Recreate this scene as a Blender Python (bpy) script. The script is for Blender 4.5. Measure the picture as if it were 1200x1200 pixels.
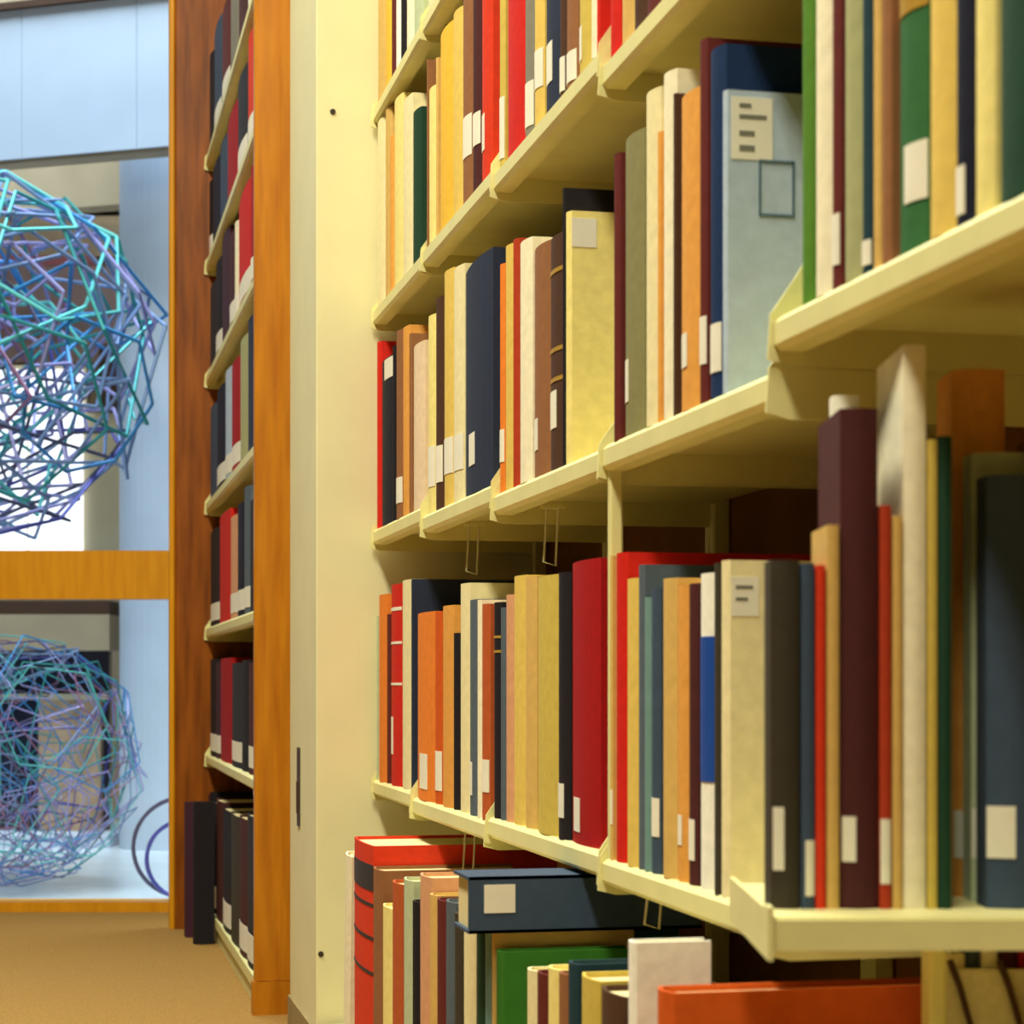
import bpy, math, random
from mathutils import Vector

for o in list(bpy.data.objects):
    bpy.data.objects.remove(o, do_unlink=True)
scene = bpy.context.scene
COL = scene.collection

# ------------------------------------------------------------------ camera
# world: the stacks run along +Y, +X goes into the shelves, camera at the origin, z = 0 at the lens
FPX, HOR, VX = 2400.0, 800.0, 70.0
AL = math.atan((600 - VX) / FPX)
SA, CA = math.sin(AL), math.cos(AL)
cam_d = bpy.data.cameras.new('camera')
cam = bpy.data.objects.new('camera', cam_d)
COL.objects.link(cam)
cam.rotation_euler = (math.pi / 2, 0, -AL)
cam_d.sensor_width = 36
cam_d.lens = FPX / 1200 * 36
cam_d.shift_y = (HOR - 600) / 1200
cam_d.clip_start = 0.02
cam_d.dof.use_dof = True
cam_d.dof.focus_distance = 2.4
cam_d.dof.aperture_fstop = 13
scene.camera = cam

# ------------------------------------------------------------------ world and lights
vs = scene.view_settings
vs.view_transform = 'Standard'
vs.look = 'None'
vs.gamma = 1
vs.use_curve_mapping = False
vs.exposure = 0.0

w = bpy.data.worlds.new('world')
scene.world = w
w.use_nodes = True
bg = w.node_tree.nodes['Background']
bg.inputs[0].default_value = (0.95, 0.97, 1.0, 1)
bg.inputs[1].default_value = 0.03


def area(name, loc, rot, sx, sy, power, col):
    d = bpy.data.lights.new(name, 'AREA')
    d.shape = 'RECTANGLE'
    d.size, d.size_y, d.energy, d.color = sx, sy, power, col
    o = bpy.data.objects.new(name, d)
    o.location, o.rotation_euler = loc, rot
    COL.objects.link(o)
    return o


WARM = (1.0, 0.94, 0.74)
for nm, yy, pw in (('near', -0.75, 38), ('middle', 0.85, 46), ('far', 2.35, 52)):        # ceiling fixtures over the aisle
    area('aisle_ceiling_light_' + nm + '_offscreen', (-0.55, yy, 2.9), (0, -0.25, 0), 0.35, 1.2, pw * 1.75, WARM)
# daylight through the glazed atrium roof, above the picture
area('atrium_skylight_offscreen', (0.35, 6.0, 5.2), (0.22, 0, -AL), 4.0, 2.4, 640, (0.76, 0.89, 1.0))

# ------------------------------------------------------------------ pixel -> place helpers


def at(px, py, F):
    """point on the ray of a pixel at depth F along the lens axis"""
    r = (px - 600) / FPX * F
    return Vector((F * SA + r * CA, F * CA - r * SA, (HOR - py) * F / FPX))


def FX(px, c):
    return c * FPX / (CA * (px - VX))


def YX(px, c):                      # y of the place where a pixel column meets the plane x = c
    F = FX(px, c)
    return F * (CA - (px - 600) / FPX * SA)


# ------------------------------------------------------------------ materials
def lin(c):
    out = []
    for v in c:
        v /= 255.0
        out.append(v / 12.92 if v <= 0.04045 else ((v + 0.055) / 1.055) ** 2.4)
    return (*out, 1)


def mat(name, rgb, rough=0.6, var=0.12, scale=60, bump=0.15, stretch=(1, 1, 1), metal=0.0, spec=0.35):
    m = bpy.data.materials.new(name)
    m.use_nodes = True
    nt = m.node_tree
    b = nt.nodes['Principled BSDF']
    b.inputs['Roughness'].default_value = rough
    b.inputs['Metallic'].default_value = metal
    b.inputs['Specular IOR Level'].default_value = spec
    tc = nt.nodes.new('ShaderNodeTexCoord')
    mp = nt.nodes.new('ShaderNodeMapping')
    mp.inputs['Scale'].default_value = stretch
    nz = nt.nodes.new('ShaderNodeTexNoise')
    nz.inputs['Scale'].default_value = scale
    nz.inputs['Detail'].default_value = 4
    nt.links.new(tc.outputs['Object'], mp.inputs[0])
    nt.links.new(mp.outputs[0], nz.inputs['Vector'])
    rp = nt.nodes.new('ShaderNodeValToRGB')
    c = lin(rgb)
    rp.color_ramp.elements[0].position = 0.3
    rp.color_ramp.elements[1].position = 0.7
    rp.color_ramp.elements[0].color = (*[v * (1 - var) for v in c[:3]], 1)
    rp.color_ramp.elements[1].color = (*[min(1, v * (1 + var)) for v in c[:3]], 1)
    nt.links.new(nz.outputs[0], rp.inputs[0])
    nt.links.new(rp.outputs[0], b.inputs['Base Color'])
    if bump:
        bp = nt.nodes.new('ShaderNodeBump')
        bp.inputs['Strength'].default_value = bump
        bp.inputs['Distance'].default_value = 0.002
        nt.links.new(nz.outputs[0], bp.inputs['Height'])
        nt.links.new(bp.outputs[0], b.inputs['Normal'])
    return m


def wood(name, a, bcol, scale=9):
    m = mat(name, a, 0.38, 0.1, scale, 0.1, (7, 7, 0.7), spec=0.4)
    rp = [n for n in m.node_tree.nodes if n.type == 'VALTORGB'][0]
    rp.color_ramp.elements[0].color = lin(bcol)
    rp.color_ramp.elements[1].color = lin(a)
    return m


def emit(name, rgb, s):
    m = bpy.data.materials.new(name)
    m.use_nodes = True
    nt = m.node_tree
    nt.nodes.clear()
    e = nt.nodes.new('ShaderNodeEmission')
    e.inputs[0].default_value = lin(rgb)
    e.inputs[1].default_value = s
    o = nt.nodes.new('ShaderNodeOutputMaterial')
    nt.links.new(e.outputs[0], o.inputs[0])
    return m


def glass(name):
    m = bpy.data.materials.new(name)
    m.use_nodes = True
    nt = m.node_tree
    nt.nodes.clear()
    t = nt.nodes.new('ShaderNodeBsdfTransparent')
    t.inputs[0].default_value = (0.95, 0.98, 0.98, 1)
    g = nt.nodes.new('ShaderNodeBsdfGlossy')
    g.inputs['Roughness'].default_value = 0.02
    f = nt.nodes.new('ShaderNodeFresnel')
    f.inputs[0].default_value = 1.35
    mx = nt.nodes.new('ShaderNodeMixShader')
    o = nt.nodes.new('ShaderNodeOutputMaterial')
    nt.links.new(f.outputs[0], mx.inputs[0])
    nt.links.new(t.outputs[0], mx.inputs[1])
    nt.links.new(g.outputs[0], mx.inputs[2])
    nt.links.new(mx.outputs[0], o.inputs[0])
    return m


M = {
    'cream': mat('cream_painted_steel', (228, 222, 156), 0.42, 0.04, 25, 0.05),
    'pilaster': mat('cream_painted_wall', (228, 222, 174), 0.5, 0.03, 12, 0.05),
    'back': mat('brown_back_board', (126, 82, 32), 0.7, 0.15, 12, 0.1, spec=0.08),
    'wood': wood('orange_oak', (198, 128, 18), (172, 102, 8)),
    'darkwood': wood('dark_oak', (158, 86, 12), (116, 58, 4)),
    'rail': wood('golden_oak', (232, 164, 26), (216, 146, 14)),
    'carpet': mat('tan_carpet', (156, 120, 64), 0.95, 0.2, 220, 0.6, spec=0.05),
    'paper': mat('book_pages', (226, 212, 160), 0.85, 0.12, 40, 0.2, (1, 30, 1), spec=0.1),
    'label': mat('white_spine_label', (238, 234, 214), 0.6, 0.03, 50, 0.0),
    'print': mat('label_print', (120, 120, 108), 0.7, 0.05, 50, 0.0),
    'bluepen': mat('blue_outline_print', (86, 112, 128), 0.7, 0.05, 50, 0.0),
    'gold': mat('gold_band', (176, 138, 52), 0.4, 0.1, 80, 0.0),
    'blueband': mat('royal_blue_band', (22, 72, 158), 0.5, 0.05, 60, 0.0),
    'blackband': mat('black_patch', (34, 30, 34), 0.5, 0.1, 60, 0.0),
    'wire': mat('grey_wire', (214, 206, 168), 0.4, 0.05, 60, 0.0),
    'dark': mat('dark_metal', (52, 42, 38), 0.4, 0.1, 60, 0.0),
    'awhite': mat('atrium_white_plaster', (208, 220, 236), 0.6, 0.03, 8, 0.03),
    'atile': mat('atrium_pale_floor', (214, 224, 230), 0.25, 0.06, 6, 0.0),
    'abeige': mat('atrium_beige_wall', (186, 164, 132), 0.7, 0.08, 6, 0.05),
    'amauve': mat('atrium_mauve_wall', (168, 140, 132), 0.7, 0.12, 6, 0.05),
    'abrown': mat('atrium_brown_and_shade', (84, 60, 44), 0.7, 0.15, 6, 0.05),  # brown of the coping; also painted shade for the recess strip and soffit band
    'anavy': mat('dark_recess_shade', (44, 48, 66), 0.12, 0.1, 10, 0.0),  # navy colour standing in for the shade of the storefront recess
    'acream': mat('atrium_cream_trim', (226, 212, 176), 0.6, 0.05, 8, 0.0),
    'pink': mat('atrium_pink_rail', (196, 120, 124), 0.5, 0.05, 10, 0.0),
    'atan': mat('atrium_tan_panel', (190, 158, 128), 0.6, 0.3, 14, 0.0),
    'sky': emit('bright_window_daylight', (246, 248, 255), 2.2),
    'glass': glass('clear_glass'),
    'canvas': mat('cream_canvas', (224, 214, 172), 0.9, 0.06, 200, 0.4, spec=0.1),
    'strap': mat('brown_strap', (74, 50, 34), 0.6, 0.1, 100, 0.2),
}
PALETTE = {
    'red': (206, 34, 22), 'scarlet': (216, 58, 28), 'crimson': (164, 14, 18), 'maroon': (98, 38, 34), 'dark maroon': (76, 36, 36),
    'navy': (42, 50, 70), 'dark navy': (24, 26, 44), 'royal navy': (24, 48, 88), 'black': (32, 28, 32), 'tan': (214, 176, 98),
    'yellow tan': (226, 194, 96), 'golden yellow': (238, 188, 62), 'olive yellow': (206, 182, 84), 'cream': (236, 224, 172), 'ivory': (242, 234, 200),
    'pale yellow': (240, 224, 138), 'olive grey': (134, 130, 86), 'sage': (166, 168, 118), 'brown': (146, 98, 62), 'dark brown': (78, 52, 36),
    'russet': (184, 88, 44), 'orange': (232, 130, 44), 'tan orange': (226, 160, 74), 'slate': (86, 98, 108), 'slate blue': (62, 78, 98), 'grey': (132, 128, 112),
    'pale grey': (178, 196, 212), 'green': (52, 104, 58), 'dark green': (30, 64, 44), 'leaf green': (84, 130, 40), 'teal': (30, 58, 68), 'pale green': (188, 200, 160),
    'pinkish cream': (234, 208, 172), 'white': (246, 244, 228), 'pink tan': (214, 158, 116), 'olive black': (62, 56, 44), 'teal grey': (110, 146, 142),
    'rust red': (176, 60, 30), 'burnt orange': (204, 88, 26), 'plum': (70, 38, 52), 'charcoal': (44, 44, 50), 'grass green': (56, 118, 38),
}
BM = {k: mat('cover_' + k.replace(' ', '_'), v, 0.68, 0.07, 90, 0.2, spec=0.18) for k, v in PALETTE.items()}

# ------------------------------------------------------------------ mesh helpers


def mobj(name, V, Fc, m, parent=None, smooth=False):
    me = bpy.data.meshes.new(name)
    me.from_pydata([tuple(v) for v in V], [], Fc)
    me.update()
    if smooth:
        for p in me.polygons:
            p.use_smooth = True
    me.materials.append(m)
    o = bpy.data.objects.new(name, me)
    COL.objects.link(o)
    if parent:
        o.parent = parent
    return o


class MB:
    def __init__(s):
        s.V, s.F = [], []

    def box(s, x0, x1, y0, y1, z0, z1):
        n = len(s.V)
        s.V += [(x, y, z) for z in (z0, z1) for y in (y0, y1) for x in (x0, x1)]
        s.F += [tuple(n + i for i in f) for f in ((0, 2, 3, 1), (4, 5, 7, 6), (0, 1, 5, 4), (2, 6, 7, 3), (0, 4, 6, 2), (1, 3, 7, 5))]
        return s

    def bevbox(s, x0, x1, y0, y1, z0, z1, b=0.003):
        """box with the four long z edges chamfered"""
        pr = [(x0 + b, y0), (x1 - b, y0), (x1, y0 + b), (x1, y1 - b), (x1 - b, y1), (x0 + b, y1), (x0, y1 - b), (x0, y0 + b)]
        return s.prism(pr, z0, z1)

    def prism(s, pr, z0, z1):
        n, k = len(s.V), len(pr)
        s.V += [(x, y, z0) for x, y in pr] + [(x, y, z1) for x, y in pr]
        s.F += [tuple(n + i for i in reversed(range(k))), tuple(n + k + i for i in range(k))]
        s.F += [(n + i, n + (i + 1) % k, n + k + (i + 1) % k, n + k + i) for i in range(k)]
        return s

    def tube(s, pts, r, closed=False, k=6):
        pts = [Vector(p) for p in pts]
        n0, N = len(s.V), len(pts)
        for i, p in enumerate(pts):
            a = pts[(i - 1) % N] if (closed or i > 0) else p
            b = pts[(i + 1) % N] if (closed or i < N - 1) else p
            d = (b - a).normalized()
            u = d.cross(Vector((0.31, 0.47, 0.83))).normalized()
            v = d.cross(u)
            for j in range(k):
                t = 2 * math.pi * j / k
                s.V.append(tuple(p + r * (math.cos(t) * u + math.sin(t) * v)))
        for i in range(N if closed else N - 1):
            for j in range(k):
                a, b = n0 + i * k, n0 + ((i + 1) % N) * k
                s.F.append((a + j, a + (j + 1) % k, b + (j + 1) % k, b + j))
        if not closed:
            s.F += [tuple(n0 + j for j in reversed(range(k))), tuple(n0 + (N - 1) * k + j for j in range(k))]
        return s

    def build(s, name, m, parent=None, smooth=False):
        return mobj(name, s.V, s.F, m, parent, smooth)


def empty(name, loc, rz=0.0, label=None, cat=None, group=None, kind=None):
    o = bpy.data.objects.new(name, None)
    o.empty_display_size = 0.05
    COL.objects.link(o)
    o.location = loc
    o.rotation_euler = (0, 0, rz)
    tag(o, label, cat, group, kind)
    return o


def tag(o, label=None, cat=None, group=None, kind=None):
    if label:
        o['label'] = label
    if cat:
        o['category'] = cat
    if group:
        o['group'] = group
    if kind:
        o['kind'] = kind
    return o


# ------------------------------------------------------------------ setting: floor, pilaster, window wall
C0 = 0.45                                   # front plane of the near stacks
FLOOR = -0.56
FW = 5.0                                    # depth of the glazed wall
BX = {1: (1300, 905), 2: (905, 705), 3: (705, 578), 4: (578, 495), 5: (495, 437)}
BAY = {k: (YX(a, C0), YX(b, C0)) for k, (a, b) in BX.items()}
YEND = BAY[5][1]

wl, wr = at(-900, 0, FW), at(420, 0, FW)
fl = MB().prism([(-2.2, -1.6), (1.6, -1.6), (1.6, wr.y), (wr.x, wr.y), (wl.x, wl.y), (-2.2, wl.y)], FLOOR - 0.05, FLOOR)
tag(fl.build('floor', M['carpet']), 'tan carpet of the library aisle', kind='structure')

# cream pilaster between the near and the far stacks
CP = 0.368
py0, py1 = YEND + 0.012, YX(340, CP)
pil = MB().bevbox(CP, CP + 0.5, py0, py1, FLOOR + 0.05, 2.0, 0.002).build('wall_column', M['pilaster'])
tag(pil, 'cream painted wall pilaster between the two book stacks', kind='structure')
MB().box(CP - 0.004, CP + 0.5, py0 - 0.004, py1, FLOOR, FLOOR + 0.05).build('plinth', mat('olive_base', (150, 130, 84), 0.7, 0.1, 20), pil)
for (sx, sy) in ((390, 131), (376, 1118)):
    F = py0 / (CA - (sx - 600) / FPX * SA)
    p = at(sx, sy, F)
    s = MB().tube([(p.x, py0 - 0.0015, p.z), (p.x, py0 + 0.002, p.z)], 0.0042, k=10)
    s.build('screw_head', M['dark'], pil)
F = FX(350.5, CP)
ys, zt, zb = YX(350.5, CP), (HOR - 876) * F / FPX, (HOR - 968) * F / FPX
MB().box(CP - 0.002, CP + 0.004, ys - 0.016, ys + 0.016, zb, zt).build('socket_slot', M['dark'], pil)
tag(MB().box(CP - 0.004, CP, ys - 0.008, ys + 0.008, zb + 0.02, zb + 0.07).build('socket_insert', M['strap'], pil))

# glazed wall: oak frame and two panes, square to the lens axis
win = empty('window_1', at(0, 800, FW), -AL, 'oak framed window looking out on the white atrium', kind='structure')
PXM = FW / FPX


def wbox(name, x0, x1, y0, y1, d0, d1, m):
    return MB().bevbox(x0 * PXM, x1 * PXM, d0, d1, (HOR - y1) * PXM, (HOR - y0) * PXM, 0.004).build(name, m, win)


wbox('transom', -900, 232, 645, 702, 0, 0.06, M['rail'])
wbox('sill', -900, 232, 1057, HOR - FLOOR / PXM, -0.004, 0.08, M['rail'])
wbox('mullion', -420, -372, -260, 1060, 0.0, 0.09, M['rail'])
wbox('head', -900, 232, -330, -262, 0, 0.08, M['rail'])
wbox('glass_pane', -372, 226, -262, 645, 0.03, 0.036, M['glass'])
wbox('glass_pane', -372, 226, 702, 1057, 0.03, 0.036, M['glass'])
wbox('glass_pane', -895, -420, -262, 645, 0.03, 0.036, M['glass'])
wbox('glass_pane', -895, -420, 702, 1057, 0.03, 0.036, M['glass'])
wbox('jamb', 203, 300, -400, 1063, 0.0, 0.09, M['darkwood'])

# ------------------------------------------------------------------ atrium beyond the glass


def slab(name, x0, y0, x1, y1, F, th, m, parent=None, **kw):
    """upright slab seen in a pixel rectangle at depth F, thickness th going away"""
    k = F / FPX
    c = at((x0 + x1) / 2, y1, F)
    o = MB().box(-(x1 - x0) / 2 * k, (x1 - x0) / 2 * k, 0, th, 0, (y1 - y0) * k).build(name, m)
    o.location = c
    o.rotation_euler = (0, 0, -AL)
    if parent:
        o.parent = parent
        o.matrix_parent_inverse = parent.matrix_basis.inverted()
    else:
        tag(o, **kw)
    return o


ac = at(-300, 0, 7.3)
af = MB().box(-2.6, 2.2, -2.2, 2.2, FLOOR - 0.08, FLOOR - 0.03).build('atrium_floor', M['atile'])
af.location, af.rotation_euler = (ac.x, ac.y, 0), (0, 0, -AL)
tag(af, 'pale polished floor of the atrium beyond the glass', kind='structure')


def ground(F):
    return HOR + (-FLOOR + 0.03) * FPX / F


bw = slab('atrium_wall', -1100, 256, 420, ground(8.8), 8.8, 0.1, M['abeige'], label='beige rear wall of the atrium', kind='structure')
for (a, b, c, d, F, th, m, n) in (
        (-1100, -700, 420, 214, 8.8, .1, 'abeige', 'wall_panel'), (-1100, 214, 420, 217, 8.8, 1.2, 'abeige', 'recess_ceiling'),
        (-1100, 253, 420, 256, 8.8, 1.2, 'abeige', 'recess_floor'), (-1100, 200, 420, 320, 10.0, .05, 'abeige', 'recess_back'),
        (-1000, 262, 240, 300, 8.74, .06, 'abeige', 'slab_edge'),
        (-1000, 299, 110, 309, 8.6, .05, 'pink', 'handrail'), (-1000, 309, 240, 425, 8.76, .04, 'amauve', 'wall_panel'),
        (116, 404, 141, 482, 8.7, .1, 'abrown', 'recess_shade_strip'), (100, 484, 146, 660, 8.72, .08, 'acream', 'pale_pier'),  # first slab: dark brown colour stands in for a shaded recess
        (-200, 428, 101, 660, 8.72, .06, 'acream', 'window_surround')):
    slab(n, a, b, c, d, F, th, M[m], bw)
for k in range(3):
    slab('lit_window_pane', -98 + k * 66, 433, -36 + k * 66, 648, 8.70, .02, M['sky'], bw)
# parapet, column
pa = empty('parapet', at(90, 180, 6.95), -AL - 0.30, 'pale blue-white panelled parapet spanning the atrium', kind='structure')
k = 6.95 / FPX
for i, (x0, x1) in enumerate(((-620, -240.6), (-240, -73.6), (-73, 77.4), (78, 200))):
    MB().bevbox(x0 * k, x1 * k, 0, 0.1, 0, 176 * k, 0.001).build('parapet_panel', M['awhite'], pa)
MB().box(-620 * k, 200 * k, 0.01, 0.09, -0.012, 0.0).build('soffit', M['abeige'], pa)
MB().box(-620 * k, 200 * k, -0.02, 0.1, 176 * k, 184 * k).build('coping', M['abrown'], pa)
MB().box(-620 * k, 200 * k, 0.7, 0.8, 0.0, 560 * k).build('upper_wall', M['abeige'], pa)
cc = at(203, 0, 7.36)
pr = [(cc.x + 0.19 * math.cos(t), cc.y + 0.19 * math.sin(t)) for t in [2 * math.pi * i / 40 for i in range(40)]]
tag(MB().prism(pr, FLOOR - 0.03, 2.6).build('round_pillar', M['awhite'], smooth=False),
    'round white atrium pillar standing under the parapet', 'pillar')
# storefront behind the pillar at ground level
st = slab('atrium_storefront', -800, 720, 128, 762, 7.45, 0.3, M['abeige'], label='tan storefront with a shaded recess at the foot of the atrium', kind='structure')
slab('soffit_shade_band', -800, 704, 128, 720, 7.48, .3, M['abrown'], st)  # soffit band, its shade put into the dark brown colour
slab('dark_recess_slab', -800, 762, 128, ground(7.6), 7.6, .05, M['anavy'], st)  # dark slab, the recess's shade painted as navy
slab('cream_ledge', -800, 813, 128, 820, 7.55, .05, M['acream'], st)
slab('display_board', 45, 820, 118, ground(7.55), 7.55, .05, M['atan'], st)
slab('display_board', -80, 820, -10, ground(7.55), 7.55, .05, M['atan'], st)
slab('kerb', -800, ground(7.3) - 14, 128, ground(7.3), 7.3, .3, M['awhite'], st)

# wire ball sculptures
WC = {'teal': (60, 160, 160), 'aqua': (110, 210, 205), 'lilac': (176, 168, 226), 'indigo': (84, 84, 170), 'steel': (128, 152, 196), 'dusk': (92, 88, 116),
      'mauve': (168, 116, 150), 'azure': (70, 150, 214)}
WM = [mat('wire_' + k, v, 0.35, 0.05, 40, 0.0, metal=0.2) for k, v in WC.items()]


def wire_ball(name, cen, R, n, r, seed, label, irregular, weights, cable):
    rnd = random.Random(seed)
    root = empty(name, cen, 0, label, 'sculpture')
    for i in range(n):
        a = Vector((rnd.gauss(0, 1), rnd.gauss(0, 1), rnd.gauss(0, 1))).normalized()
        u = a.cross(Vector((0.2, 0.9, 0.4))).normalized()
        v = a.cross(u)
        th = rnd.uniform(*irregular)
        sides = rnd.choice((5, 6, 6, 7))
        ph = rnd.uniform(0, 6.28)
        pts = []
        for j in range(sides):
            t = ph + 2 * math.pi * (j + rnd.uniform(-0.18, 0.18)) / sides
            q = math.cos(th) * a + math.sin(th) * (math.cos(t) * u + math.sin(t) * v)
            pts.append(q.normalized() * R * (rnd.uniform(0.86, 1.0) if i % 3 else rnd.uniform(0.4, 1.0)))
        b = MB()
        for j in range(sides):
            b.tube([pts[j], pts[(j + 1) % sides]], r, k=6)
        b.build('wire_polygon', rnd.choices(WM, weights)[0], root)
    if not cable:                     # stands on the floor: lowest wire touches it
        root.location.z = FLOOR - 0.031 - min(v.co.z for c in root.children for v in c.data.vertices)
    if cable:
        MB().tube([(0, 0, R * 0.9), (0, 0, cable)], 0.003).build('suspension_cable', M['wire'], root)
    return root


wire_ball('wire_sculpture', at(-22, 418, 6.15), 222 * 6.15 / FPX, 84, 0.0056, 5,
          'hanging ball of teal, purple and blue wire polygons', (0.38, 0.9), (4, 5, 6, 3, 5, 4, 2, 3), 3.2)
R2 = 0.375
g2 = at(22, 0, 5.95)
wire_ball('wire_sculpture', Vector((g2.x, g2.y, FLOOR - 0.03 + R2 * 0.97)), R2, 100, 0.0021, 9,
          'fine pale wire ball resting on the atrium floor', (0.25, 0.9), (2, 4, 6, 1, 6, 2, 3, 4), 0)
hc = at(215, 0, 5.6)
hz = FLOOR - 0.0245
for rr, mm, lb in ((0.135, WM[5], 'large dark wire hoop standing beside the fine wire ball'), (0.105, WM[3], 'smaller indigo wire hoop standing inside the dark hoop')):
    h = empty('wire_hoop', (hc.x, hc.y + (0 if rr > .12 else -0.05), hz), -AL + (0.15 if rr > .12 else -0.1), lb, 'hoop')
    MB().tube([(rr * math.cos(t), 0, rr * math.sin(t) + rr) for t in [2 * math.pi * i / 40 for i in range(40)]], 0.006, True).build('hoop_ring', mm, h)

# ------------------------------------------------------------------ bookcases
TK = 0.022                        # shelf thickness
DEP = 0.26
KZ = C0 / CA                      # pixel-ratio -> metres
SH = {                            # underside of each shelf
    'overhead': {1: 1.86, 2: 1.84, 3: 1.84, 4: 1.785, 5: 1.785},
    'upper': {1: 1.22, 2: 1.094, 3: 1.13, 4: 1.146, 5: 1.143},
    'middle': {1: 0.464, 2: 0.39, 3: 0.386, 4: 0.413, 5: 0.44},
    'lower': {2: -0.372, 3: -0.362, 4: -0.373, 5: -0.358},
}
SHZ = {r: {b: v * KZ for b, v in d.items()} for r, d in SH.items()}
C3, Z3 = 0.37, -0.50              # deeper base shelf


def shelf(parent, y0, y1, z, x0=C0, dep=DEP - 0.0205, name='shelf', big=False):
    """steel shelf with rolled front lip and a flanged bracket at each end"""
    b = MB()
    pr = [(0, 0.004), (0.004, 0), (0.02, 0), (0.02, TK - 0.006), (dep, TK - 0.006), (dep, TK), (0.004, TK), (0, TK - 0.004)]
    n = len(pr)
    for y in (y0 + 0.003, y1 - 0.003):
        b.V += [(x0 + px, y, z + pz) for px, pz in pr]
    b.F += [tuple(range(n)), tuple(reversed(range(n, 2 * n)))] + [(i, n + i, n + (i + 1) % n, (i + 1) % n) for i in range(n)]
    s = b.build(name, M['cream'], parent)
    # brackets
    prof = [(-0.004, -0.005), (0.012, -0.009), (dep, -0.009), (dep, 0.15), (0.13, 0.145), (0.075, 0.125), (0.04, 0.09), (0.016, 0.05), (-0.002, 0.024)]
    for y, t in ((y0 + 0.0005, 0.0022), (y1 - 0.0027, 0.0022)):
        q = MB()
        n = len(prof)
        q.V = [(x0 + px, y, z + pz) for px, pz in prof] + [(x0 + px, y + t, z + pz) for px, pz in prof]
        q.F = [tuple(range(n)), tuple(reversed(range(n, 2 * n)))] + [(i, n + i, n + (i + 1) % n, (i + 1) % n) for i in range(n)]
        q.build('end_bracket', M['cream'], s)
    return s


BAYNAME = {5: 'against the cream pilaster', 4: 'second from the cream pilaster', 3: 'third from the cream pilaster', 2: 'fourth from the cream pilaster', 1: 'with the angled lower shelf'}
CASES = {}
LOWB = {4: 483, 3: 571}


def bay_lim(r, b):
    y0, y1 = BAY[b]
    if r == 'lower':                 # the lower shelves are cut a little longer than the bays above
        y1 = YX(LOWB[b], C0) if b in LOWB else y1
        y0 = YX(LOWB[b - 1], C0) if (b - 1) in LOWB else y0
    return y0, y1


for b, (y0, y1) in BAY.items():
    root = empty('steel_bookcase', (0, 0, 0), 0, 'cream steel bookcase bay ' + BAYNAME[b], 'bookcase', 'bays of the near book stack')
    CASES[b] = root
    for r in SHZ:
        if b in SHZ[r]:
            shelf(root, *bay_lim(r, b), SHZ[r][b])
    MB().box(C0 + DEP, C0 + DEP + 0.012, y0 + 0.001, y1 - 0.001, FLOOR, 1.25).build('back_panel', M['back'], root)
    for yy in (y0 + 0.001, y1 - 0.016):
        MB().bevbox(C0 + DEP - 0.02, C0 + DEP - 0.001, yy, yy + 0.015, FLOOR, 1.25, 0.002).build('upright', M['cream'], root)
    MB().box(C3, C0 + DEP, y0 + 0.001, y1 - 0.001, Z3 - 0.02, Z3).build('base_shelf', M['cream'], root)
    MB().box(C3 + 0.015, C0 + DEP, y0 + 0.001, y1 - 0.001, FLOOR, Z3 - 0.02).build('kick_plate', M['cream'], root)

yd = BAY[2][1]
MB().bevbox(C0 + 0.004, C0 + 0.016, yd - 0.012, yd - 0.0035, SHZ['lower'][2] + TK, SHZ['middle'][2], 0.002).build('divider_post', M['cream'], CASES[2])

# the angled lower shelf of the end bay, square to the lens axis
FA, ZA = 1.11, -(1075 - HOR) * 1.11 / FPX
al = at(905, 0, FA)
ang = empty('angled_shelf', (al.x, al.y, 0), -AL, 'cream steel shelf set at an angle in the end bay', 'shelf')
LA = 395 * FA / FPX
MB().bevbox(0, LA, 0, 0.19, ZA - 0.017, ZA, 0.002).build('shelf_board', M['cream'], ang)
MB().bevbox(0, LA, -0.004, 0.0, ZA - 0.0175, ZA - 0.001, 0.001).build('front_lip', M['cream'], ang)
for x in (-0.003, LA):
    q = MB().box(x, x + 0.003, -0.006, 0.012, ZA - 0.023, ZA + 0.006)
    q.box(x, x + 0.003, 0.012, 0.19, ZA - 0.023, ZA + 0.004)
    q.build('end_bracket', M['cream'], ang)
MB().bevbox(0.1055, 0.116, 0.10, 0.125, Z3, ZA - 0.017, 0.002).build('leg', M['cream'], ang)
MB().bevbox(0.170, 0.1805, 0.10, 0.125, Z3, ZA - 0.017, 0.002).build('leg', M['cream'], ang)

# far stack in oak end panels
CF = 0.3228
yf0, yf1 = YX(300, CF), YX(240, CF)
FK = CF / CA
far = empty('oak_bookcase', (0, 0, 0), 0, 'far bookcase between orange oak end panels', 'bookcase')
FSH = [3.55 * FK, 2.83 * FK, 2.05 * FK, 1.175 * FK, 0.31 * FK, -0.56 * FK]
for z in FSH:
    shelf(far, yf0 + 0.03, yf1 - 0.002, z, CF + 0.002, 0.22)
FB = -0.505
MB().box(CF + 0.002, CF + 0.24, yf0 + 0.03, yf1, FB - 0.02, FB).build('base_shelf', M['cream'], far)
MB().box(CF + 0.008, CF + 0.24, yf0 + 0.03, yf1, FLOOR, FB - 0.02).build('kick_plate', M['cream'], far)
MB().box(CF + 0.24, CF + 0.252, yf0, yf1, FLOOR, 2.0).build('back_panel', M['back'], far)
MB().bevbox(CF - 0.002, CF + 0.3, yf0, yf0 + 0.028, FLOOR + 0.057, 2.0, 0.003).build('end_panel', M['wood'], far)
MB().bevbox(CF - 0.006, CF + 0.3, yf0 - 0.005, yf0 + 0.028, FLOOR, FLOOR + 0.056, 0.003).build('panel_plinth', M['wood'], far)
xl = yf1 / (CA - (205 - 600) / FPX * SA) * CA * (205 - VX) / FPX
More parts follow.
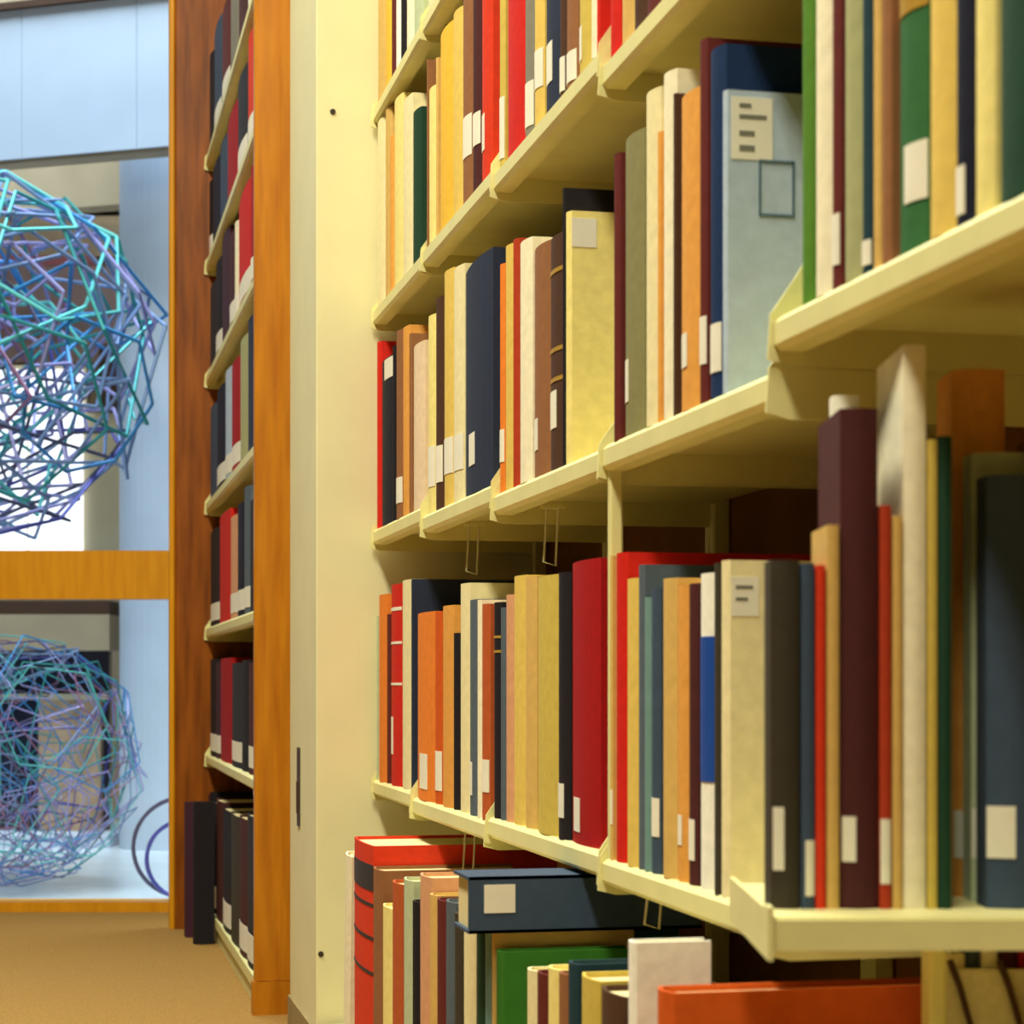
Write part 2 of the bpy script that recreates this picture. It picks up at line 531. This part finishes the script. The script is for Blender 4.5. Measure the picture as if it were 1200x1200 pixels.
MB().bevbox(xl, CF + 0.3, yf1 + 0.002, yf1 + 0.05, FLOOR, 2.0, 0.004).build('end_panel', M['darkwood'], far)
MB().bevbox(xl - 0.012, xl, yf1 + 0.004, yf1 + 0.05, FLOOR, 2.0, 0.003).build('edge_strip', M['rail'], far)

xb0 = yf0 / (CA - (328 - 600) / FPX * SA) * CA * (328 - VX) / FPX
MB().bevbox(xb0, CF + 0.3, yf0 - 0.004, yf0, FLOOR + 0.057, 2.0, 0.001).build('edge_bead', M['wood'], far)

# ------------------------------------------------------------------ books
BT0 = 0.0026


def book_profile(t, b, off=0.0, n=8):
    out = []
    for i in range(n + 1):
        s = i / n - 0.5
        out.append((b * (2 * s) ** 2 + off, s * (t - 2 * off)))
    return out


def cover_mesh(t, d, h, b, BT):
    outer = [(d, -t / 2)] + book_profile(t, b) + [(d, t / 2)]
    inner = [(d, -t / 2 + BT)] + book_profile(t, b, BT) + [(d, t / 2 - BT)]
    n = len(outer)
    V = [(x, y, 0) for x, y in outer] + [(x, y, h) for x, y in outer] + [(x, y, 0) for x, y in inner] + [(x, y, h) for x, y in inner]
    Fc = []
    for i in range(n - 1):
        Fc += [(i, n + i, n + i + 1, i + 1), (2 * n + i, 2 * n + i + 1, 3 * n + i + 1, 3 * n + i),
               (n + i, 3 * n + i, 3 * n + i + 1, n + i + 1), (i, i + 1, 2 * n + i + 1, 2 * n + i)]
    Fc += [(0, 2 * n, 3 * n, n), (n - 1, 2 * n - 1, 4 * n - 1, 3 * n - 1)]
    return V, Fc


def spine_plate(t, b, s0, s1, z0, z1, n=6):
    V = []
    for i in range(n + 1):
        s = s0 + (s1 - s0) * i / n
        V += [(b * (2 * s) ** 2 - 0.0006, s * t, z0), (b * (2 * s) ** 2 - 0.0006, s * t, z1)]
    m = len(V)
    V += [(x + 0.0005, y, z) for x, y, z in V]
    Fc = []
    for i in range(n):
        Fc += [(2 * i, 2 * i + 2, 2 * i + 3, 2 * i + 1), (m + 2 * i, m + 2 * i + 1, m + 2 * i + 3, m + 2 * i + 2),
               (2 * i + 1, 2 * i + 3, m + 2 * i + 3, m + 2 * i + 1), (2 * i, m + 2 * i, m + 2 * i + 2, 2 * i + 2)]
    Fc += [(0, 1, m + 1, m), (2 * n, m + 2 * n, m + 2 * n + 1, 2 * n + 1)]
    return V, Fc


BOOKS = []
rng = random.Random(3)


def make_book(loc, t, d, h, color, rz=0.0, tilt=0.0, label=None, bands=(), lab_s=(-0.5, 0.34), noun='book', flat=False):
    t = max(t, 0.0052)
    BT = min(BT0, 0.2 * t)
    b = min(0.16 * t, 0.005)
    root = empty('book', loc, rz)
    root.rotation_euler = (tilt, 0, rz)
    V, Fc = cover_mesh(t, d, h, b, BT)
    mobj('cover', V, Fc, BM[color], root)
    MB().box(b + BT, d - 0.004, -t / 2 + BT, t / 2 - BT, 0.003, h - 0.004).build('page_block', M['paper'], root)
    if label:
        V, Fc = spine_plate(t, b, lab_s[0], lab_s[1], max(0.004, label[0]), min(h - 0.002, label[1]))
        mobj('spine_label', V, Fc, M['label'], root)
    for z0, z1, m in bands:
        V, Fc = spine_plate(t, b, -0.5, 0.5, max(0.001, z0), min(h, z1))
        mobj('spine_band', V, Fc, M[m], root)
    return root


def row(specs, bay, shelfname, c=C0 + 0.002, zshelf=None, ylim=None, groups='', dep=0.19, topmax=None):
    """specs from far to near: (x far, x near, top pixel, colour, options)"""
    made = []
    for sp in specs:
        xa, xb, yt, col = sp[:4]
        op = sp[4] if len(sp) > 4 else {}
        cc = c + op.get('back', rng.uniform(0, 0.003))
        ya, yb = YX(xa, cc), YX(xb, cc)                      # far, near
        if ylim:
            ya, yb = min(ya, ylim[1] - 0.0035), max(yb, ylim[0] + 0.0035)
        if made and ya > made[-1][1]:
            ya = made[-1][1]
        if ya - yb < 0.006:
            yb = ya - 0.007
        xm = (xa + xb) / 2
        F = FX(xm, cc)
        h = (HOR - yt) * F / FPX - zshelf
        if topmax is not None:
            h = min(h, topmax - zshelf - 0.006)
        lab = op.get('lab')
        if lab:
            lab = ((HOR - lab[1]) * F / FPX - zshelf, (HOR - lab[0]) * F / FPX - zshelf)
        bands = [((HOR - q[1]) * F / FPX - zshelf, (HOR - q[0]) * F / FPX - zshelf, q[2]) for q in op.get('bands', ())]
        t = ya - yb - 0.0012
        dd = op.get('dep', dep + rng.uniform(-0.02, 0.02))
        o = make_book((cc, (ya + yb) / 2, zshelf), t, dd, h, col, 0, op.get('tilt', 0.0), lab, bands, tuple(-0.82 * v - 0.08 for v in reversed(op.get('lab_s', (-0.5, 0.44)))))
        made.append((ya, yb, o))
        for (px0, py0_, px1, py1_, m, nm) in op.get('plates', ()):       # labels on the board that faces the aisle end
            Y = o.location.y - t / 2
            Fp = Y / (CA - (px0 - 600) / FPX * SA)
            xw0 = Fp * CA * (px0 - VX) / FPX - cc
            Fq = Y / (CA - (px1 - 600) / FPX * SA)
            xw1 = Fq * CA * (px1 - VX) / FPX - cc
            z1, z0 = (HOR - py0_) * Fp / FPX - zshelf, (HOR - py1_) * Fp / FPX - zshelf
            lift = {'cover_label': 0.0006, 'label_print': 0.0009}.get(nm, 0.0009)
            MB().box(xw0, xw1, -max(t, .0065) / 2 - lift, -max(t, .0065) / 2 + 0.0002, z0, z1).build(nm, M[m], o)
        BOOKS.append(dict(o=o, col=col, shelf=shelfname, bay=bay, lab=bool(lab), row=(shelfname, bay), t=t, h=h, extra=op.get('say')))
    return made


def stack_row(name, bay, specs, **kw):
    z = SHZ[name][bay] + TK
    above = {'upper': 'overhead', 'middle': 'upper', 'lower': 'middle'}.get(name)
    tm = SHZ[above][bay] if above else None
    lim = bay_lim(name, bay)
    if (name, bay) == ('lower', 2):   # clear of the divider post
        lim = (lim[0], lim[1] - 0.0095)
    return row(specs, bay, name + ' shelf', zshelf=z, ylim=lim, topmax=tm, **kw)


L = lambda a, b, **k: dict(lab=(a, b), **k)
# overhead shelf
stack_row('overhead', 5, [(440, 449, -60, 'tan'), (450, 456, -70, 'golden yellow'), (457, 462, -70, 'maroon'), (462, 468, -60, 'white'), (468, 472, -60, 'black'),
                          (472, 482, -75, 'ivory'), (482, 492, -90, 'pale green')])
stack_row('overhead', 4, [(498, 508, -120, 'cream'), (508, 520, -120, 'pale grey'), (520, 530, -140, 'ivory'), (530, 545, -140, 'tan'), (545, 574, -150, 'brown')])
# upper shelf
stack_row('upper', 5, [(438, 448, 135, 'cream'), (448, 456, 125, 'tan'), (456, 459, 160, 'tan orange'), (459, 469, 116, 'pale yellow'), (469, 480, 117, 'cream'),
                       (481, 490, 131, 'dark green')])
stack_row('upper', 4, [(496, 500, 74, 'brown'), (500, 508, 104, 'pale yellow'), (508, 512, 70, 'tan'), (512, 527, 35, 'golden yellow'), (528, 538, 14, 'yellow tan'),
                       (539, 550, -10, 'brown', L(138, 186)), (551, 560, -16, 'dark maroon', L(134, 172)), (561, 573, -22, 'scarlet', L(133, 176, lab_s=(-.5, 0)))])
stack_row('upper', 3, [(579, 589, -40, 'olive yellow', L(118, 190)), (590, 611, -60, 'red'), (612, 622, -70, 'grey', L(98, 150)), (623, 633, -80, 'yellow tan', L(60, 105)),
                       (635, 653, -84, 'navy', L(50, 97, lab_s=(-.4, .1))), (654, 660, -90, 'dark brown', L(68, 108)), (660, 672, -90, 'brown', L(62, 106)),
                       (673, 690, -110, 'olive yellow', L(30, 70, lab_s=(-.5, -.1))), (691, 697, -118, 'ivory'), (698, 702, -118, 'red', dict(dep=0.21))])
stack_row('upper', 2, [(712, 722, -120, 'red'), (723, 738, -125, 'tan'), (739, 752, -140, 'dark brown'), (753, 770, -150, 'maroon'), (771, 790, -150, 'olive grey'),
                       (791, 815, -180, 'tan'), (816, 850, -190, 'navy')])
# middle shelf
stack_row('middle', 5, [(437, 444, 403, 'red'), (444, 458, 421, 'dark navy', L(421, 446, lab_s=(-.1, .5))), (458, 462, 406, 'black'), (462, 469, 388, 'brown', L(560, 590)),
                        (469, 477, 384, 'tan orange'), (477, 481, 392, 'brown'), (481, 494, 404, 'pinkish cream')])
stack_row('middle', 4, [(496, 507, 372, 'pale yellow', L(525, 572)), (508, 516, 350, 'dark brown', L(523, 566)), (517, 528, 318, 'yellow tan', L(514, 556)),
                        (528, 540, 314, 'cream', L(510, 552)), (541, 573, 305, 'navy', L(505, 543, lab_s=(-.4, -.1)))])
stack_row('middle', 3, [(580, 589, 312, 'orange', L(505, 543)), (589, 599, 288, 'yellow tan'), (599, 605, 281, 'rust red'), (605, 619, 283, 'ivory'),
                        (620, 640, 289, 'brown', L(490, 527, lab_s=(-.5, -.1))),
                        (640, 658, 277, 'dark brown', L(458, 502, lab_s=(-.5, .1), bands=((316, 321, 'gold'), (408, 413, 'gold'), (443, 448, 'gold')))),
                        (658, 661, 221, 'black', dict(dep=0.17)),
                        (661, 667, 249, 'pale yellow', dict(dep=0.2, plates=((670, 255, 699, 289, 'label', 'cover_label'),), say='facing open gap with a square label'))])
stack_row('middle', 2, [(717, 724, 181, 'maroon'), (725, 749, 160, 'olive grey', L(420, 470, lab_s=(-.5, -.15))), (752, 768, 108, 'cream'),
                        (769, 773, 155, 'tan orange'), (773, 787, 86, 'ivory'), (788, 791, 110, 'dark brown'), (792, 815, 110, 'tan orange', L(390, 430, lab_s=(-.4, 0))),
                        (816, 826, 48, 'maroon', L(372, 428)),
                        (827, 844, 58, 'royal navy', L(380, 437, lab_s=(-.5, .35))),
                        (845, 851, 107, 'pale grey', dict(dep=0.2, say='facing the gap with a printed label', plates=(
                            (857, 113, 905, 186, 'label', 'cover_label'),
                            (866, 121, 880, 126, 'print', 'label_print'), (866, 134, 898, 139, 'print', 'label_print'), (866, 153, 884, 159, 'print', 'label_print'),
                            (866, 170, 884, 177, 'print', 'label_print'), (889, 190, 891.5, 250, 'bluepen', 'stamp_outline'), (928, 190, 931, 250, 'bluepen', 'stamp_outline'),
                            (889, 187, 931, 190, 'bluepen', 'stamp_outline'), (889, 250, 931, 253, 'bluepen', 'stamp_outline'))))])
stack_row('middle', 1, [(936, 949, -40, 'leaf green'), (950, 969, -50, 'ivory'), (970, 983, -50, 'maroon', L(252, 312, lab_s=(-.4, .4))), (984, 1004, -60, 'sage'),
                        (1005, 1019, -40, 'teal', L(283, 312)), (1021, 1030, -60, 'tan'), (1031, 1042, -60, 'brown'),
                        (1043, 1079, -60, 'green', dict(lab=(172, 240), lab_s=(-.15, .5), bands=((-20, 17, 'gold'),))), (1081, 1113, -80, 'yellow tan'),
                        (1114, 1135, -100, 'dark navy', L(195, 252, lab_s=(-.5, .2))), (1136, 1160, -100, 'pale yellow'), (1162, 1215, -130, 'dark green'), (1216, 1262, -150, 'brown')])
# lower shelf
stack_row('lower', 5, [(438, 441, 722, 'pale green'), (441, 451, 697, 'orange'), (451, 455, 720, 'maroon'),
                       (455, 467, 685, 'red', L(840, 884, lab_s=(-.5, -.1), bands=((712, 716, 'label'), (752, 755, 'label'), (800, 803, 'label')))), (468, 480, 680, 'cream'),
                       (479, 483, 679, 'navy', dict(dep=0.15))])
stack_row('lower', 4, [(484, 505, 718, 'orange', L(883, 924, lab_s=(-.3, .2))), (506, 515, 717, 'burnt orange', L(880, 926)), (515, 528, 710, 'tan orange'), (529, 535, 742, 'black'),
                       (536, 547, 684, 'cream', dict(dep=0.12)), (547, 558, 703, 'slate', L(893, 932, lab_s=(-.5, 0))), (558, 562, 703, 'ivory'), (562, 570, 708, 'russet', L(890, 928))])
stack_row('lower', 3, [(576, 584, 706, 'black', dict(bands=((745, 748, 'gold'), (762, 765, 'gold')))), (585, 590, 712, 'slate'), (590, 598, 697, 'pink tan'), (598, 612, 675, 'yellow tan'),
                       (612, 624, 676, 'tan'), (625, 649, 675, 'olive yellow'), (650, 663, 671, 'black', L(918, 958, lab_s=(-.5, .2))), (664, 698, 657, 'crimson', L(936, 976, lab_s=(-.5, -.15)))])
stack_row('lower', 2, [(709, 717, 652, 'tan', L(925, 965, lab_s=(0, .5))), (718, 730, 648, 'red'), (730, 745, 678, 'yellow tan'), (746, 753, 662, 'slate'), (753, 760, 700, 'teal grey'),
                       (760, 770, 690, 'slate blue', L(935, 980)), (772, 787, 678, 'tan'), (788, 803, 686, 'tan orange', L(955, 990, lab_s=(-.5, .1))), (804, 814, 684, 'dark maroon', L(960, 1008, lab_s=(-.4, .3))),
                       (815, 834, 672, 'white', dict(bands=((746, 916, 'blueband'),))), (835, 841, 660, 'olive black'),
                       (842, 852, 657, 'cream', dict(dep=0.16, say='facing the gap with a grey label', plates=((857, 676, 889, 722, 'label', 'cover_label'), (862, 686, 882, 690, 'print', 'label_print'), (862, 700, 876, 704, 'print', 'label_print'))))])
# base shelf (deeper): taller volumes
ymin, ymax = BAY[1][0], YEND
row([(411, 433, 986, 'scarlet', dict(dep=0.24, bands=((1008, 1038, 'blackband'), (1052, 1056, 'blackband'), (1090, 1094, 'blackband'), (1130, 1134, 'blackband')))),
     (434, 444, 1018, 'brown'), (445, 456, 1062, 'pale yellow'), (456, 467, 1034, 'russet'), (468, 480, 1030, 'pale green'), (481, 487, 1056, 'black'), (488, 501, 1026, 'pink tan'),
     (501, 508, 1048, 'tan'), (508, 518, 1054, 'maroon'), (519, 529, 1056, 'slate'), (530, 537, 1070, 'olive black'), (538, 552, 1074, 'cream'), (555, 564, 1090, 'dark green'),
     (565, 574, 1090, 'teal grey', dict(dep=.04)), (575, 578, 1093, 'tan', dict(dep=.13)), (579, 586, 1114, 'grass green', dict(dep=0.12, say='facing a gap beside low books')), (614, 624, 1136, 'cream', dict(dep=.1)), (625, 637, 1140, 'maroon', dict(dep=.1)), (638, 650, 1134, 'pale yellow', dict(dep=.1)),
     (651, 661, 1140, 'brown', dict(dep=.1)), (662, 672, 1128, 'teal', dict(dep=.1)), (675, 696, 1145, 'olive yellow', dict(dep=.08)), (697, 724, 1162, 'dark brown', dict(dep=.09)),
     (733, 742, 1103, 'white', dict(dep=0.055, say='narrow and blank beside an orange volume')), (764, 782, 1160, 'burnt orange', dict(dep=0.22))],
    0, 'base shelf', c=C3 + 0.004, zshelf=Z3, ylim=(ymin, ymax), dep=0.2)
# leaning cream book at the far end of the base shelf
F = FX(404, C3)
lean = make_book((C3 + 0.004, YX(411, C3 + 0.007) + 0.0500, Z3 + 0.002), 0.045, 0.2, 0.27, 'ivory', 0, 0.1)
BOOKS.append(dict(o=lean, col='ivory', shelf='base shelf', bay=0, lab=False, row=('lean', 0), t=.012, h=.25, extra='leaning at the pilaster end of'))
# navy volume lying flat across the tops
fp = at(549, 1092, 1.80)
nav = empty('book', (fp.x, fp.y, fp.z - 0.002), 0, 'navy volume lying flat on top of the base shelf row, white label on spine', 'book', 'books on the base shelf')
LN = 0.215
MB().bevbox(0, LN, 0, 0.0028, 0, 0.05, 0.0008).build('cover', BM['slate blue'], nav)
b_ = MB().box(0, LN, 0, 0.07, 0, 0.0028)
b_.box(0, LN, 0, 0.07, 0.0472, 0.05)
b_.build('cover_board', BM['slate blue'], nav)
MB().box(0.004, LN - 0.004, 0.0028, 0.066, 0.0028, 0.0472).build('page_block', M['paper'], nav)
MB().box(0.014, 0.042, -0.0008, 0, 0.018, 0.043).build('spine_label', M['label'], nav)

# angled shelf, volumes facing the lens axis
FBK = 1.15
ANG = [(903, 938, 656, 'olive black', L(946, 1020, lab_s=(.05, .42), dep=.03)), (939, 955, 660, 'slate blue', L(985, 1050, lab_s=(-.5, .2))), (956, 968, 662, 'scarlet'), (969, 984, 615, 'tan', dict(dep=.06)),
       (976, 1008, 463, 'white', dict(back=.10, dep=.015)),
       (985, 1030, 478, 'dark maroon', L(957, 1010, lab_s=(.1, .45))), (1031, 1045, 592, 'rust red', L(960, 1036)), (1046, 1058, 604, 'tan'), (1059, 1086, 404, 'ivory'), (1087, 1099, 515, 'olive yellow'),
       (1100, 1116, 511, 'dark green'), (1118, 1180, 432, 'tan orange', L(950, 1006, lab_s=(.1, .48), back=.062, dep=.05)),
       (1140, 1212, 530, 'pale green', L(948, 1006, lab_s=(.25, .5), back=.033, dep=.026)), (1158, 1231, 556, 'slate blue', L(945, 1006, lab_s=(.06, .5), dep=.03)),
       (1234, 1250, 500, 'brown'), (1251, 1268, 540, 'cream')]
for sp in ANG:
    xa, xb, yt, col = sp[:4]
    op = sp[4] if len(sp) > 4 else {}
    Fb = FBK + op.get('back', 0)
    k = Fb / FPX
    p = at((xa + xb) / 2, 0, Fb)
    lab = op.get('lab')
    if lab:
        lab = ((HOR - lab[1]) * k - ZA, (HOR - lab[0]) * k - ZA)
    o = make_book((p.x, p.y, ZA), (xb - xa) * k - 0.0004, op.get('dep', 0.085), (HOR - yt) * k - ZA, col, math.pi / 2 - AL, 0, lab, (), op.get('lab_s', (-.45, .45)))
    BOOKS.append(dict(o=o, col=col, shelf='angled shelf', bay=-1, lab=bool(lab), row=('angled', 0), t=(xb - xa) * k, h=0, extra=None))

# far stack
RR = random.Random(12)
FARC = [
    [(241, 248, 'charcoal'), (249, 257, 'slate blue'), (258, 267, 'maroon'), (268, 276, 'grey'), (277, 287, 'dark maroon'), (288, 297, 'white')],
    [(241, 247, 'black'), (247, 256, 'dark navy'), (256, 264, 'slate blue'), (264, 276, 'crimson'), (276, 287, 'charcoal'), (288, 297, 'scarlet')],
    [(241, 250, 'black'), (250, 259, 'slate blue'), (259, 267, 'dark navy'), (267, 275, 'plum'), (275, 283, 'ivory'), (283, 297, 'red')],
    [(241, 251, 'charcoal'), (251, 258, 'black'), (258, 267, 'plum'), (267, 274, 'dark maroon'), (274, 277, 'ivory'), (277, 292, 'red'), (292, 297, 'crimson')],
    [(244, 252, 'slate blue'), (252, 262, 'dark navy'), (262, 269, 'pale grey'), (269, 279, 'crimson'), (279, 288, 'sage'), (288, 297, 'navy')],
    [(243, 255, 'black'), (255, 268, 'red'), (268, 276, 'pink tan'), (276, 284, 'dark navy'), (284, 291, 'slate'), (291, 297, 'charcoal')],
]
HB = [.21, .20, .235, .235, .225, .235]
NAMES = ['highest', 'second', 'third', 'fourth', 'fifth', 'sixth']
for k, specs in enumerate([FARC[0], FARC[1], FARC[3], FARC[4], FARC[5], None]):
    z = FSH[k] + TK
    if specs is None:
        specs = [(242, 252, 'black'), (252, 256, 'plum'), (256, 268, 'crimson'), (269, 281, 'charcoal'), (281, 289, 'black'), (289, 297, 'dark maroon')]
    top = (FSH[k - 1] - z - 0.012) if k else 0.3
    last = None
    for xa, xb, col in specs:
        cc = CF + 0.008
        ya, yb = min(YX(xa, cc), yf1 - 0.006), max(YX(xb, cc), yf0 + 0.034)
        if last and ya > last:
            ya = last
        last = yb
        h = min(top, RR.uniform(0.82, 1.0) * min(0.24, top))
        lab = (0.012, 0.05) if RR.random() < .6 else None
        o = make_book((cc, (ya + yb) / 2, z), ya - yb - .002, 0.16, h, col, 0, 0, lab)
        BOOKS.append(dict(o=o, col=col, shelf=NAMES[k] + ' oak shelf', bay=9, lab=bool(lab), row=('far', k), t=ya - yb, h=h, extra=None))
last = None
for i, (xa, xb, col) in enumerate([(228, 236, 'plum'), (236, 243, 'black'), (243, 251, 'charcoal'), (251, 259, 'dark maroon'), (259, 268, 'black'), (268, 278, 'olive black'), (278, 287, 'dark maroon'), (287, 297, 'charcoal')]):
    cc = CF + 0.006
    ya, yb = min(YX(xa + 8 if i < 2 else xa, cc), yf1 - 0.006), max(YX(xb + 4 if i < 2 else xb, cc), yf0 + 0.034)
    if last and ya > last:
        ya = last
    if ya - yb < 0.02:
        yb = ya - 0.05
    last = yb
    o = make_book((cc, (ya + yb) / 2, FB), ya - yb - .002, 0.18, RR.uniform(0.24, 0.27), col, 0, 0, (0.012, 0.06) if i in (2, 4, 6, 7) else None)
    BOOKS.append(dict(o=o, col=col, shelf='floor-level oak shelf', bay=9, lab=i in (2, 4, 6, 7), row=('far', 99), t=.05, h=.25, extra=None))
# two dark folios standing on the carpet at the foot of the dark post
for i, (px, col) in enumerate(((216, 'plum'), (226, 'black'))):
    F0 = 4.52 - i * 0.12
    p = at(px, 0, F0)
    o = make_book((p.x, p.y, FLOOR), 0.05, 0.044, (HOR - 940) * F0 / FPX - FLOOR, col)
    tag(o, ('plum' if i == 0 else 'black') + ' folio standing on the carpet against the dark oak post', 'book')

# labels that single the books out
BAYW = {5: 'pilaster bay', 4: 'second bay from pilaster', 3: 'third bay from pilaster', 2: 'fourth bay from pilaster', 1: 'bay above angled shelf', 0: '', -1: '', 9: ''}
rows = {}
for b in BOOKS:
    rows.setdefault(b['row'], []).append(b)
used = {}
for key, bs in rows.items():
    for i, b in enumerate(bs):
        p = bs[i - 1]['col'] if i else None
        n = bs[i + 1]['col'] if i + 1 < len(bs) else None
        if b['extra'] and 'leaning' in b['extra']:
            cands = ['ivory book leaning at the pilaster end of the base shelf']
        else:
            mid = f'between {p} and {n}' if p and n else (f'after {p}, at the row end' if p else f'at the row end before {n}')
            wl_ = ' with white label' if b['lab'] else ''
            if b['extra'] and len(b['extra'].split()) < 8:
                wl_ = ' ' + b['extra']
                mid = f'next to {p}'
            bw_ = (', ' + BAYW[b['bay']]) if BAYW[b['bay']] else ''
            cands = [f"{b['col']} book {mid}{bw_}, {b['shelf']}", f"{b['col']} book{wl_} {mid}{bw_}, {b['shelf']}", f"{b['col']} book{wl_} {mid}, {b['shelf']}",
                     f"{'slim' if b['t'] < .03 else 'thick'} {b['col']} book {mid}{bw_}, {b['shelf']}"]
            cands = [c for c in (cands[1:2] + cands)] 
        pick = next((c for c in cands if c not in used and len(c.split()) <= 16), None)
        if pick is None:
            pick = next((c for c in cands if len(c.split()) <= 16), f"{b['col']} book on {b['shelf']}")
        used[pick] = used.get(pick, 0) + 1
        tag(b['o'], pick, 'book', 'books on the ' + b['shelf'])

# ------------------------------------------------------------------ small things
# wire book supports hanging from the shelf undersides
for (xa, ya_, xb, yb_, c, lb) in ((550, 634, 545, 690, 0.478, 'thin wire book support hanging above the orange and cream books'),
                                  (641, 606, 633, 672, 0.478, 'thin wire book support hanging above the olive yellow book'),
                                  (945, 560, 932, 655, 0.50, 'thin wire book support hanging above the olive black book'),
                                  (546, 958, 545, 1010, 0.48, 'thin wire book support hanging above the pink tan base-shelf book'),
                                  (760, 1050, 748, 1092, 0.48, 'thin wire book support hanging over the flat navy volume')):
    b_ = 4 if xa < 575 else (3 if xa < 703 else (2 if xa < 905 else 1))
    b_ = 2 if xa > 905 else b_
    rown = 'lower' if ya_ > 900 else 'middle'
    z = SHZ[rown][b_]
    yy = YX(xa, c)
    if b_ == 2 and rown == 'middle':
        yy = BAY[2][0] + 0.012
    ln = (yb_ - ya_) * FX(xa, c) / FPX
    o = empty('wire_book_support', (c, yy, z), 0, lb, 'book support', 'wire book supports')
    MB().tube([(0, 0.0, 0), (-0.004, -0.002, -ln), (0.008, -0.004, -ln - 0.004), (0.012, 0, 0)], 0.0013).build('wire_loop', M['wire'], o)
    MB().box(-0.006, 0.018, -0.004, 0.004, -0.003, 0).build('clip', M['cream'], o)

# canvas bag under the angled shelf
bp = at(1104, 0, 1.25)
bag = empty('tote_bag', (bp.x, bp.y, Z3), -AL, 'cream canvas bag with brown straps under the angled shelf', 'bag')
bwid, bh = 0.10, 0.335
bb = MB().box(0, bwid, 0, 0.05, 0, 0.002)
for q in ((0, bwid, 0, 0.002), (0, bwid, 0.048, 0.05), (0, 0.002, 0.002, 0.048), (bwid - 0.002, bwid, 0.002, 0.048)):
    bb.box(*q, 0.002, bh - 0.012)
bb.build('bag_body', M['canvas'], bag)
MB().box(-0.001, bwid + .001, -0.001, 0.004, bh - 0.02, bh - 0.01).build('hem', M['canvas'], bag)
for x in (0.010, 0.040):
    MB().tube([(x - .006, -0.003, bh - 0.004), (x, -0.004, bh - 0.02), (x + .008, -0.005, bh - .05), (x + .004, -0.004, bh - .09)], 0.0022).build('strap', M['strap'], bag)
xo = 0.004
for i, (cn, wd) in enumerate((('ivory', .012), ('slate blue', .009), ('white', .011), ('dark maroon', .012), ('crimson', .009), ('navy', .012))):
    o = make_book((0, 0, 0), wd - .001, 0.038, bh + (-0.004, 0.003, -0.001, 0.002, 0.004, 0)[i], cn, math.pi / 2 - AL)
    o.location = Vector((bp.x, bp.y, 0)) + Vector((CA, -SA, 0)) * (xo + wd / 2) + Vector((SA, CA, 0)) * 0.006 + Vector((0, 0, Z3 + 0.002))
    tag(o, f'{cn} notebook end poking out of the cream canvas bag', 'notebook', 'notebooks in the canvas bag')
    xo += wd
